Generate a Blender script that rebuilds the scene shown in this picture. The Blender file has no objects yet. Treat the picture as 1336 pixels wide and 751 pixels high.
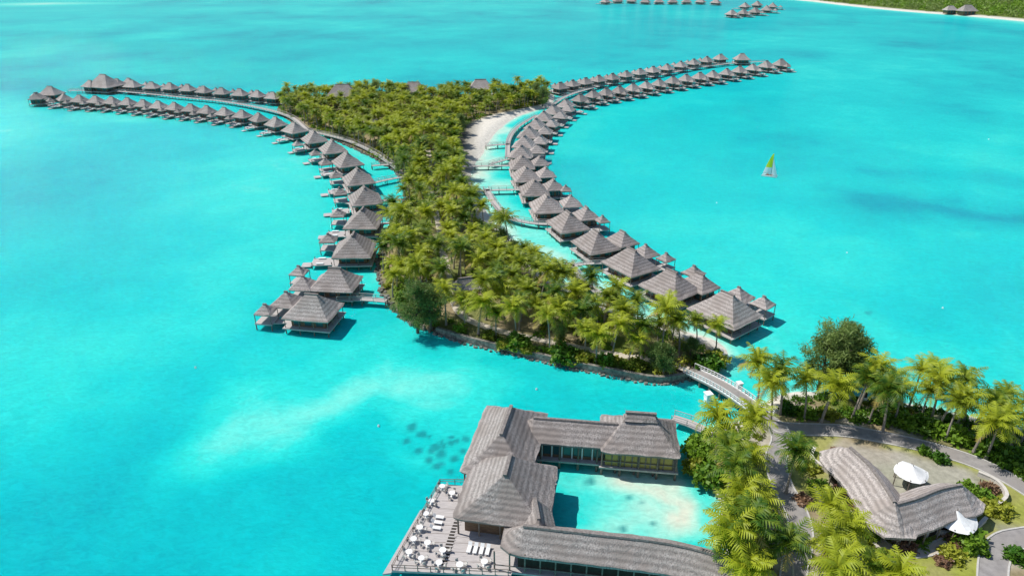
import bpy, math, random
import numpy as np
from mathutils import Vector, Matrix
random.seed(7)
rng = np.random.default_rng(7)
R = math.radians
PITCH = R(26.0); F = 891.0; H = 75.0
SP, CP = math.sin(PITCH), math.cos(PITCH)

# ---- site survey: aerial bearing -> position on the plane at height z (metres)
def depth(py, z=0.0):
    return (H - z) / (SP + (py - 375.5) / F * CP)
def G(px, py, z=0.0):
    zc = depth(py, z)
    return ((px - 668.0) * zc / F, zc * (CP - (py - 375.5) / F * SP))
def mpp(py, z=0.0):
    return depth(py, z) / F
def GL(pts, z=0.0):
    return [G(a, b, z) for a, b in pts]

def catmull(pts, n=6, closed=False):
    P = [np.array(p, float) for p in pts]
    out = []
    N = len(P)
    rngi = range(N if closed else N - 1)
    for i in rngi:
        if closed:
            a, b, c, d = P[(i-1) % N], P[i], P[(i+1) % N], P[(i+2) % N]
        else:
            a, b, c, d = P[max(i-1, 0)], P[i], P[i+1], P[min(i+2, N-1)]
        for k in range(n):
            t = k / n
            out.append(0.5*((2*b)+(-a+c)*t+(2*a-5*b+4*c-d)*t*t+(-a+3*b-3*c+d)*t**3))
    if not closed:
        out.append(P[-1])
    return [tuple(p) for p in out]

def seg_dist(P, poly, closed):
    A = np.array(poly, float)
    B = np.roll(A, -1, axis=0)
    if not closed:
        A, B = A[:-1], B[:-1]
    out = np.full(len(P), 1e9)
    for a, b in zip(A, B):
        d = b - a
        L = max(d @ d, 1e-9)
        t = np.clip(((P - a) @ d) / L, 0, 1)
        q = P - (a + t[:, None] * d)
        out = np.minimum(out, q[:, 0]**2 + q[:, 1]**2)
    return np.sqrt(out)
def inside(P, poly):
    A = np.array(poly, float); B = np.roll(A, -1, axis=0)
    r = np.zeros(len(P), bool)
    x, y = P[:, 0], P[:, 1]
    for (x1, y1), (x2, y2) in zip(A, B):
        if y1 == y2: continue
        c = ((y1 > y) != (y2 > y)) & (x < (x2-x1)*(y-y1)/(y2-y1)+x1)
        r ^= c
    return r
def sdist(P, poly):
    d = seg_dist(P, poly, True)
    return np.where(inside(P, poly), d, -d)
def vnoise(x, y, s, seed=0):
    r = np.random.default_rng(seed)
    T = r.random((64, 64))
    u, v = x / s, y / s
    i, j = np.floor(u).astype(int), np.floor(v).astype(int)
    fu, fv = u - i, v - j
    fu, fv = fu*fu*(3-2*fu), fv*fv*(3-2*fv)
    g = lambda a, b: T[a % 64, b % 64]
    return (g(i, j)*(1-fu)*(1-fv)+g(i+1, j)*fu*(1-fv)+g(i, j+1)*(1-fu)*fv+g(i+1, j+1)*fu*fv)

# ---------------------------------------------------------------- materials
def new_mat(name):
    m = bpy.data.materials.new(name); m.use_nodes = True
    nt = m.node_tree
    return m, nt, nt.nodes, nt.links, nt.nodes['Principled BSDF']
def two_tone(name, c1, c2, scale=1.0, rough=0.8, stretch=(1, 1, 1), bump=0.0, rand=0.0, spec=0.3, c3=None, s3=0.15, bands=0.0, trans=0.0):
    m, nt, N, L, p = new_mat(name)
    tc = N.new('ShaderNodeTexCoord'); mp = N.new('ShaderNodeMapping')
    mp.inputs['Scale'].default_value = stretch
    L.new(tc.outputs['Object'], mp.inputs['Vector'])
    n = N.new('ShaderNodeTexNoise'); n.inputs['Scale'].default_value = scale; n.inputs['Detail'].default_value = 6
    n.inputs['Roughness'].default_value = 0.65
    L.new(mp.outputs[0], n.inputs['Vector'])
    r = N.new('ShaderNodeValToRGB')
    r.color_ramp.elements[0].position = 0.33; r.color_ramp.elements[1].position = 0.67
    r.color_ramp.elements[0].color = (*c1, 1); r.color_ramp.elements[1].color = (*c2, 1)
    L.new(n.outputs['Fac'], r.inputs['Fac'])
    col = r.outputs['Color']
    if c3:
        n3 = N.new('ShaderNodeTexNoise'); n3.inputs['Scale'].default_value = s3; n3.inputs['Detail'].default_value = 4
        L.new(tc.outputs['Object'], n3.inputs['Vector'])
        r3 = N.new('ShaderNodeValToRGB'); r3.color_ramp.elements[0].position = 0.45; r3.color_ramp.elements[1].position = 0.62
        L.new(n3.outputs['Fac'], r3.inputs['Fac'])
        mx = N.new('ShaderNodeMixRGB'); L.new(r3.outputs['Color'], mx.inputs['Fac'])
        L.new(col, mx.inputs['Color1']); mx.inputs['Color2'].default_value = (*c3, 1); col = mx.outputs[0]
    if bands:
        w = N.new('ShaderNodeTexWave'); w.bands_direction = 'Z'; w.inputs['Scale'].default_value = 0.55
        w.inputs['Distortion'].default_value = 1.6; w.inputs['Detail'].default_value = 3; w.inputs['Detail Scale'].default_value = 2
        L.new(tc.outputs['Object'], w.inputs['Vector'])
        mr = N.new('ShaderNodeMapRange'); mr.inputs['To Min'].default_value = 1-bands; mr.inputs['To Max'].default_value = 1+bands*0.5
        L.new(w.outputs['Fac'], mr.inputs['Value'])
        vm = N.new('ShaderNodeVectorMath'); vm.operation = 'SCALE'; L.new(col, vm.inputs[0]); L.new(mr.outputs[0], vm.inputs['Scale'])
        col = vm.outputs[0]
    if rand:
        oi = N.new('ShaderNodeObjectInfo'); mr = N.new('ShaderNodeMapRange')
        mr.inputs['To Min'].default_value = 1-rand; mr.inputs['To Max'].default_value = 1+rand
        L.new(oi.outputs['Random'], mr.inputs['Value'])
        vm = N.new('ShaderNodeVectorMath'); vm.operation = 'SCALE'; L.new(col, vm.inputs[0]); L.new(mr.outputs[0], vm.inputs['Scale'])
        col = vm.outputs[0]
    L.new(col, p.inputs['Base Color'])
    p.inputs['Roughness'].default_value = rough
    p.inputs['Specular IOR Level'].default_value = spec
    if bump:
        b = N.new('ShaderNodeBump'); b.inputs['Strength'].default_value = bump; b.inputs['Distance'].default_value = 0.15
        L.new(n.outputs['Fac'], b.inputs['Height']); L.new(b.outputs[0], p.inputs['Normal'])
    if trans:
        t = N.new('ShaderNodeBsdfTranslucent'); L.new(col, t.inputs['Color']); mx = N.new('ShaderNodeMixShader'); mx.inputs['Fac'].default_value = trans
        L.new(p.outputs[0], mx.inputs[1]); L.new(t.outputs[0], mx.inputs[2]); L.new(mx.outputs[0], N['Material Output'].inputs['Surface'])
    return m
def leaf_mat(name, c1, c2, trans=0.35, w=0.7):
    m, nt, N, L, p = new_mat(name)
    tc = N.new('ShaderNodeTexCoord'); n = N.new('ShaderNodeTexNoise'); n.inputs['Scale'].default_value = 0.9; n.inputs['Detail'].default_value = 3
    L.new(tc.outputs['Object'], n.inputs['Vector'])
    oi = N.new('ShaderNodeObjectInfo')
    ad = N.new('ShaderNodeMath'); ad.operation = 'MULTIPLY_ADD'
    L.new(oi.outputs['Random'], ad.inputs[0]); ad.inputs[1].default_value = w
    L.new(n.outputs['Fac'], ad.inputs[2])
    r = N.new('ShaderNodeValToRGB'); r.color_ramp.elements[0].position = 0.45; r.color_ramp.elements[1].position = 0.55+w*.7
    r.color_ramp.elements[0].color = (*c1, 1); r.color_ramp.elements[1].color = (*c2, 1)
    L.new(ad.outputs[0], r.inputs['Fac'])
    p.inputs['Roughness'].default_value = 0.5; p.inputs['Specular IOR Level'].default_value = 0.3
    L.new(r.outputs['Color'], p.inputs['Base Color'])
    t = N.new('ShaderNodeBsdfTranslucent'); L.new(r.outputs['Color'], t.inputs['Color'])
    mx = N.new('ShaderNodeMixShader'); mx.inputs['Fac'].default_value = trans
    L.new(p.outputs[0], mx.inputs[1]); L.new(t.outputs[0], mx.inputs[2])
    L.new(mx.outputs[0], N['Material Output'].inputs['Surface'])
    return m

M_thatch = two_tone('thatch', (0.20, 0.178, 0.165), (0.54, 0.485, 0.45), 2.6, 0.95, (2.0, 2.0, 0.35), 0.8, rand=0.16, spec=0.1, c3=(0.31, 0.27, 0.245), s3=0.3, bands=0.24)
M_ridge = two_tone('thatch_ridge', (0.14, 0.122, 0.11), (0.29, 0.26, 0.24), 3.0, 0.95, spec=0.1)
M_wood = two_tone('timber_wall', (0.12, 0.07, 0.04), (0.24, 0.15, 0.09), 1.5, 0.7, (1, 1, 4), 0.1)
M_deck = two_tone('deck_boards', (0.34, 0.31, 0.295), (0.52, 0.48, 0.455), 1.2, 0.75, (0.6, 7, 1), 0.1)
M_post = two_tone('piles', (0.13, 0.10, 0.08), (0.24, 0.2, 0.17), 2.0, 0.85)
M_glass, _, _, _, pg = new_mat('window_glass')
pg.inputs['Base Color'].default_value = (0.04, 0.09, 0.10, 1); pg.inputs['Roughness'].default_value = 0.1
M_white = two_tone('white_paint', (0.7, 0.7, 0.69), (0.82, 0.82, 0.8), 2, 0.6)
M_cloth = two_tone('white_cloth', (0.68, 0.68, 0.66), (0.8, 0.8, 0.78), 3, 0.8)
M_plaster = two_tone('plaster', (0.5, 0.46, 0.4), (0.62, 0.58, 0.52), 1.5, 0.85)
M_bamboo = two_tone('bamboo_screen', (0.34, 0.24, 0.06), (0.5, 0.37, 0.12), 5, 0.7, (4, 4, 0.5))
M_stone = two_tone('sea_wall_stone', (0.09, 0.085, 0.075), (0.30, 0.28, 0.24), 1.5, 0.9, bump=0.4)
M_road = two_tone('road_surface', (0.22, 0.205, 0.195), (0.33, 0.31, 0.295), 0.8, 0.9, c3=(0.27, 0.245, 0.225), s3=0.2)
M_kerb = two_tone('kerb_stone', (0.42, 0.40, 0.37), (0.54, 0.52, 0.48), 2, 0.85)
M_path = two_tone('sand_path', (0.40, 0.35, 0.28), (0.56, 0.50, 0.41), 0.8, 0.95)
M_trunk = two_tone('palm_trunk', (0.2, 0.17, 0.14), (0.38, 0.33, 0.28), 3, 0.9, (1, 1, 3))
M_bark = two_tone('bark', (0.08, 0.06, 0.045), (0.17, 0.14, 0.11), 3, 0.9)
M_palm = leaf_mat('palm_frond', (0.05, 0.135, 0.012), (0.39, 0.44, 0.025), 0.40)
M_dry = leaf_mat('dry_frond', (0.35, 0.28, 0.07), (0.45, 0.34, 0.1), 0.3)
M_casu = leaf_mat('casuarina_needles', (0.085, 0.15, 0.032), (0.23, 0.31, 0.08), 0.4)
M_bush = leaf_mat('shrub_leaves', (0.045, 0.14, 0.010), (0.18, 0.31, 0.025), 0.3)
M_bush2 = leaf_mat('yellow_shrub_leaves', (0.16, 0.22, 0.018), (0.36, 0.38, 0.04), 0.3)
M_bush3 = leaf_mat('bronze_shrub_leaves', (0.2, 0.09, 0.07), (0.28, 0.17, 0.1), 0.25)
M_sail = two_tone('sail_yellow', (0.86, 0.80, 0.03), (0.9, 0.86, 0.05), 2, 0.6, trans=.5)
M_sailw = two_tone('sail_white', (0.82, 0.82, 0.8), (0.88, 0.88, 0.86), 2, 0.6, trans=.45)
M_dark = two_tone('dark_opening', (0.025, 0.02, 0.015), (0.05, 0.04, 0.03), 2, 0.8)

# ---------------------------------------------------------------- mesh builder
class MB:
    def __init__(s): s.v = []; s.f = []; s.m = []
    def add(s, vs, fs, mi=0):
        o = len(s.v); s.v.extend([tuple(map(float, v)) for v in vs])
        for f in fs: s.f.append(tuple(o+i for i in f)); s.m.append(mi)
    def box(s, cx, cy, z0, z1, sx, sy, rot=0, mi=0):
        c, n = math.cos(rot), math.sin(rot); vs = []
        for z in (z0, z1):
            for a, b in ((-1, -1), (1, -1), (1, 1), (-1, 1)):
                x, y = a*sx/2, b*sy/2
                vs.append((cx+x*c-y*n, cy+x*n+y*c, z))
        s.add(vs, [(3, 2, 1, 0), (4, 5, 6, 7), (0, 1, 5, 4), (1, 2, 6, 5), (2, 3, 7, 6), (3, 0, 4, 7)], mi)
    def cyl(s, p0, p1, r0, r1, n=6, mi=0):
        p0, p1 = Vector(p0), Vector(p1); d = (p1-p0)
        q = d.to_track_quat('Z', 'Y') if d.length > 1e-6 else Vector((0, 0, 1)).to_track_quat('Z', 'Y')
        vs = []
        for p, r in ((p0, r0), (p1, r1)):
            for k in range(n):
                a = 2*math.pi*k/n
                vs.append(p + q @ Vector((math.cos(a)*r, math.sin(a)*r, 0)))
        fs = [(k, (k+1) % n, n+(k+1) % n, n+k) for k in range(n)] + [tuple(range(n, 2*n)), tuple(range(n-1, -1, -1))]
        s.add(vs, fs, mi)
    def obj(s, name, mats, origin=None, smooth=False):
        o = origin or (0, 0, 0)
        me = bpy.data.meshes.new(name)
        me.from_pydata([(a-o[0], b-o[1], c-o[2]) for a, b, c in s.v], [], s.f)
        for m in mats: me.materials.append(m)
        me.polygons.foreach_set('material_index', s.m)
        if smooth: me.polygons.foreach_set('use_smooth', [True]*len(s.f))
        me.update()
        ob = bpy.data.objects.new(name, me); ob.location = o
        bpy.context.collection.objects.link(ob)
        return ob
def linked(name, me, loc, rot=0, sc=1.0, tilt=(0, 0)):
    ob = bpy.data.objects.new(name, me); ob.location = loc
    ob.rotation_euler = (tilt[0], tilt[1], rot)
    ob.scale = sc if isinstance(sc, tuple) else (sc, sc, sc)
    bpy.context.collection.objects.link(ob); return ob

def hip_roof(mb, cx, cy, L, W, ridge, ze, zr, rot, mi=0, ci=1, n=6, m=6, thick=0.35, conc=1.18):
    c, s = math.cos(rot), math.sin(rot)
    def ring(a, b, z, j=0.0, zj=0.0):
        pts = []
        cor = [(-a, -b), (a, -b), (a, b), (-a, b)]
        for k in range(4):
            x0, y0 = cor[k]; x1, y1 = cor[(k+1) % 4]
            for t in range(m):
                u = t/m; x = x0+(x1-x0)*u; y = y0+(y1-y0)*u
                if t == 0: x *= 0.975; y *= 0.975
                x += random.uniform(-j, j); y += random.uniform(-j, j)
                pts.append((cx+x*c-y*s, cy+x*s+y*c, z+random.uniform(-zj, zj)))
        return pts
    rings = [ring(L/2-0.25, W/2-0.25, ze-thick), ring(L/2, W/2, ze, 0.12, 0.06)]
    for k in range(1, n+1):
        t = k/n
        rings.append(ring(L/2*(1-t)+max(ridge/2, 0.12)*t, W/2*(1-t)+0.12*t, ze+(zr-ze)*t**conc, 0.05*(1-t), 0.06*(1-t)))
    N = 4*m; vs = [p for r in rings for p in r]; fs = []
    for k in range(len(rings)-1):
        for i in range(N):
            fs.append((k*N+i, k*N+(i+1) % N, (k+1)*N+(i+1) % N, (k+1)*N+i))
    fs.append(tuple((len(rings)-1)*N+i for i in range(N)))
    fs.append(tuple(range(N-1, -1, -1)))
    mb.add(vs, fs, mi)
    mb.box(cx, cy, zr-0.12, zr+0.16, ridge+0.7, 0.5, rot, ci)

def normals2d(path):
    P = np.array(path); T = np.zeros_like(P)
    T[1:-1] = P[2:]-P[:-2]; T[0] = P[1]-P[0]; T[-1] = P[-1]-P[-2]
    T /= np.linalg.norm(T, axis=1)[:, None]+1e-9
    return P, T, np.stack([-T[:, 1], T[:, 0]], 1)
def sweep(mb, path, prof, mi=0, closed_prof=True, caps=True):
    P, T, Nn = normals2d(path); k = len(prof); vs = []
    for p, n in zip(P, Nn):
        for o, z in prof: vs.append((p[0]+n[0]*o, p[1]+n[1]*o, z))
    fs = []
    rr = range(k if closed_prof else k-1)
    for i in range(len(P)-1):
        for j in rr:
            a, b = i*k+j, i*k+(j+1) % k
            fs.append((a, a+k, b+k, b))
    if caps and closed_prof:
        fs.append(tuple(range(k))); fs.append(tuple((len(P)-1)*k+j for j in range(k-1, -1, -1)))
    mb.add(vs, fs, mi)
def sweep_roof(mb, path, hw, ze, zr, mi=0, ci=1, hip0=True, hip1=True):
    P, T, Nn = normals2d(path); secs = []
    us = [-1, -1, -.75, -.5, -.25, 0, .25, .5, .75, 1, 1]
    def sec(p, n, f, w, jz=0.04):
        o = []
        for i, u in enumerate(us):
            z = ze+(zr-ze)*(1-abs(u))**1.1*f
            if i in (0, len(us)-1): z = ze-0.35
            o.append((p[0]+n[0]*u*hw*w, p[1]+n[1]*u*hw*w, z+random.uniform(-jz, jz)))
        return o
    if hip0:
        secs.append(sec(P[0]-T[0]*hw*0.95, Nn[0], 0.0, 0.55)); secs.append(sec(P[0]-T[0]*hw*0.5, Nn[0], 0.5, 0.9))
    for p, n in zip(P, Nn): secs.append(sec(p, n, 1, 1+random.uniform(-.02, .02)))
    if hip1:
        secs.append(sec(P[-1]+T[-1]*hw*0.5, Nn[-1], 0.5, 0.9)); secs.append(sec(P[-1]+T[-1]*hw*0.95, Nn[-1], 0.0, 0.55))
    k = len(us); vs = [q for s_ in secs for q in s_]; fs = []
    for i in range(len(secs)-1):
        for j in range(k):
            a, b = i*k+j, i*k+(j+1) % k
            fs.append((a, a+k, b+k, b))
    fs.append(tuple(range(k))); fs.append(tuple((len(secs)-1)*k+j for j in range(k-1, -1, -1)))
    mb.add(vs, fs, mi)
    sweep(mb, path, [(-.28, zr-.1), (-.2, zr+.14), (.2, zr+.14), (.28, zr-.1)], ci)

def resample(path, step):
    P = np.array(path, float); d = np.r_[0, np.cumsum(np.linalg.norm(np.diff(P, axis=0), axis=1))]
    n = max(2, int(d[-1]/step)+1); s = np.linspace(0, d[-1], n)
    return [(np.interp(t, d, P[:, 0]), np.interp(t, d, P[:, 1])) for t in s]

def boardwalk(name, path, w=2.2, z=1.6, rail=True, mats=None, railmat=None):
    mb = MB(); path = resample(catmull(path, 8) if len(path) > 2 else path, 2.5)
    sweep(mb, path, [(-w/2, z-.2), (-w/2, z), (w/2, z), (w/2, z-.2)], 0)
    P, T, Nn = normals2d(path)
    for i in range(0, len(P), 2):
        for sgn in (-1, 1):
            q = P[i]+Nn[i]*sgn*(w/2-.2); mb.cyl((q[0], q[1], -1), (q[0], q[1], z-.2), .13, .13, 6, 1)
    if rail:
        for sgn in (-1, 1):
            e = sgn*(w/2-.08)
            sweep(mb, path, [(e-.05, z+.95), (e-.05, z+1.05), (e+.05, z+1.05), (e+.05, z+.95)], 2)
            sweep(mb, path, [(e-.03, z+.45), (e-.03, z+.52), (e+.03, z+.52), (e+.03, z+.45)], 2)
            for p, n in zip(P, Nn):
                q = p+n*e; mb.box(q[0], q[1], z, z+1.0, .1, .1, 0, 2)
    c = P[len(P)//2]
    return mb.obj(name, mats or [M_deck, M_post, railmat or M_deck], (c[0], c[1], 0))

# ---------------------------------------------------------------- outlines
main_px = [(903,492),(860,499),(800,489),(740,477),(680,463),(620,449),(570,434),(540,424),(518,408),(503,390),(495,370),
 (492,345),(500,318),(512,292),(524,268),(530,248),(520,229),(503,216),(480,203),(450,189),(420,176),(388,164),(368,152),(362,142),
 (372,131),(405,126),(445,127),(490,120),(540,124),(600,124),(655,121),(700,116),(722,124),(718,138),(700,144),(676,152),(656,165),
 (640,182),(630,200),(620,214),(615,226),(616,240),(620,256),(632,272),(646,292),(668,313),(690,335),(720,358),(754,380),(790,398),
 (838,415),(880,427),(930,443),(950,462),(938,480),(918,489)]
MAIN = catmull(GL(main_px), 4, True)
veg_px = [(898,489),(860,495),(800,485),(740,473),(680,459),(620,445),(572,431),(543,421),(521,405),(506,389),(498,369),
 (495,345),(503,319),(515,293),(527,268),(532,248),(522,228),(504,215),(481,202),(451,188),(421,175),(390,163),(370,151),(365,142),
 (374,134),(407,131),(448,132),(491,126),(540,130),(600,129),(655,126),(700,121),(715,127),(710,137),(690,143),(650,151),
 (618,161),(600,175),(593,190),(596,210),(600,228),(604,250),(611,270),(626,292),(646,315),(670,339),(698,362),(728,384),
 (762,402),(800,418),(840,432),(878,443),(920,454),(938,467),(928,479),(912,486)]
VEG = catmull(GL(veg_px), 2, True)
res_px = [(1560,640),(1440,590),(1336,560),(1280,546),(1220,532),(1150,521),(1085,513),(1030,512),(1003,520),(992,536),(978,548),(950,553),
 (922,560),(902,575),(896,600),(908,625),(932,642),(940,665),(934,690),(945,715),(962,745),(985,800),(1000,900),(1050,1100),(1700,1100),(1800,760)]
RES = catmull(GL(res_px), 4, True)
far_px = [(1015,-3),(1060,2),(1110,8),(1180,15),(1260,21),(1336,28),(1420,36),(1600,45),(1800,10),(1700,-20),(1300,-28),(1040,-12)]
FAR = catmull(GL(far_px), 3, True)

def land(name, poly, step, colfn, mat, top=1.2, slope=0.3):
    A = np.array(poly); x0, y0 = A.min(0)-6; x1, y1 = A.max(0)+6
    xs = np.arange(x0, x1, step); ys = np.arange(y0, y1, step)
    X, Y = np.meshgrid(xs, ys); P = np.stack([X.ravel(), Y.ravel()], 1)
    sd = sdist(P, poly)
    sdn = sd + (vnoise(P[:, 0], P[:, 1], 5, 3)-.5)*.8
    z = np.clip(sdn*slope, -1.2, top)
    nx = len(xs); keep = (sd > -4)
    col = colfn(P, sd)
    idx = -np.ones(len(P), int); used = np.zeros(len(P), bool)
    a = (np.arange(len(ys)-1)[:, None]*nx+np.arange(nx-1)[None]).ravel()
    q = np.stack([a, a+1, a+nx+1, a+nx], 1)
    q = q[keep[q].any(1)]
    used[q.ravel()] = True; ids = np.where(used)[0]; idx[ids] = np.arange(len(ids))
    me = bpy.data.meshes.new(name)
    me.from_pydata(np.c_[P[ids], z[ids]].tolist(), [], idx[q].tolist())
    ca = me.color_attributes.new('surf', 'FLOAT_COLOR', 'POINT')
    ca.data.foreach_set('color', np.c_[col[ids], np.ones(len(ids))].astype(np.float32).ravel())
    me.polygons.foreach_set('use_smooth', [True]*len(me.polygons))
    me.materials.append(mat)
    ob = bpy.data.objects.new(name, me); bpy.context.collection.objects.link(ob); return ob

def ground_mat(name):
    m, nt, N, L, p = new_mat(name)
    at = N.new('ShaderNodeAttribute'); at.attribute_name = 'surf'
    tc = N.new('ShaderNodeTexCoord')
    n = N.new('ShaderNodeTexNoise'); n.inputs['Scale'].default_value = 0.9; n.inputs['Detail'].default_value = 8; n.inputs['Roughness'].default_value = 0.7
    L.new(tc.outputs['Object'], n.inputs['Vector'])
    mr = N.new('ShaderNodeMapRange'); mr.inputs['From Min'].default_value = .3; mr.inputs['From Max'].default_value = .7
    mr.inputs['To Min'].default_value = 0.7; mr.inputs['To Max'].default_value = 1.2
    L.new(n.outputs['Fac'], mr.inputs['Value'])
    vm = N.new('ShaderNodeVectorMath'); vm.operation = 'SCALE'; L.new(at.outputs['Color'], vm.inputs[0]); L.new(mr.outputs[0], vm.inputs['Scale'])
    L.new(vm.outputs[0], p.inputs['Base Color']); p.inputs['Roughness'].default_value = 0.95; p.inputs['Specular IOR Level'].default_value = 0.1
    b = N.new('ShaderNodeBump'); b.inputs['Strength'].default_value = .5; b.inputs['Distance'].default_value = .15
    L.new(n.outputs['Fac'], b.inputs['Height']); L.new(b.outputs[0], p.inputs['Normal'])
    return m
M_ground = ground_mat('ground_surface')
def lerp(a, b, t): return a*(1-t)+b*t
SAND = np.array([0.66, 0.62, 0.54]); SOIL = np.array([0.28, 0.225, 0.13]); GREEN = np.array([0.12, 0.16, 0.03]); LAWN = np.array([0.27, 0.30, 0.05]); ROCK = np.array([.13, .12, .09])
def eastness(x, y): return np.clip((x-np.interp(y, [100, 140, 200, 300, 450], [36, 6, -20, -22, -22]))/8, 0, 1)

def main_col(P, sd):
    sv = sdist(P, VEG)
    t = np.clip(sv/3.0+.5, 0, 1)[:, None]
    n = np.clip((vnoise(P[:, 0], P[:, 1], 7, 5)-.35)*2.2, 0, 1)[:, None]
    e = eastness(P[:, 0], P[:, 1])[:, None]
    return lerp(lerp(ROCK, SAND, e), lerp(SOIL, GREEN, n), t)
land('main_island_ground', MAIN, 1.4, main_col, M_ground)
lawns = [GL(p) for p in ([(1030,570),(1075,565),(1095,575),(1075,600),(1080,625),(1062,660),(1045,650),(1030,620),(1025,590)],
   [(1150,578),(1210,588),(1270,607),(1330,640),(1336,675),(1310,650),(1275,625),(1215,602),(1150,592)],
   [(1195,700),(1290,690),(1315,720),(1285,760),(1230,790),(1180,760)], [(1290,655),(1345,650),(1345,700),(1300,690)])]
def res_col(P, sd):
    n = np.clip((vnoise(P[:, 0], P[:, 1], 6, 9)-.35)*2.2, 0, 1)[:, None]
    n2 = np.clip((vnoise(P[:, 0], P[:, 1], 4, 19)-.4)*3, 0, 1)[:, None]
    c = lerp(lerp(SOIL, SAND*0.75, n2*.6), GREEN, n)
    for lw in lawns:
        s = np.clip(sdist(P, lw)/1.2+.5, 0, 1)[:, None]; c = lerp(c, lerp(LAWN, SOIL*1.3, n2*.35), s*.95)
    garden = GL([(1085,610),(1120,680),(1150,705),(1205,692),(1270,655),(1285,645),(1260,618),(1190,600),(1110,585)])
    s = np.clip(sdist(P, garden)/2+.3, 0, 1)[:, None]; c = lerp(c, SAND*0.62, s*.7)
    t = np.clip(sd/3.0-.3, 0, 1)[:, None]
    return lerp(SAND, c, t)
land('resort_ground', RES, 0.8, res_col, M_ground)
def far_col(P, sd):
    t = np.clip(sd/14.0-.6, 0, 1)[:, None]
    return lerp(SAND, np.tile(GREEN, (len(P), 1)), t)
land('distant_motu_ground', FAR, 8.0, far_col, M_ground, top=1.5, slope=.12)

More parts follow.
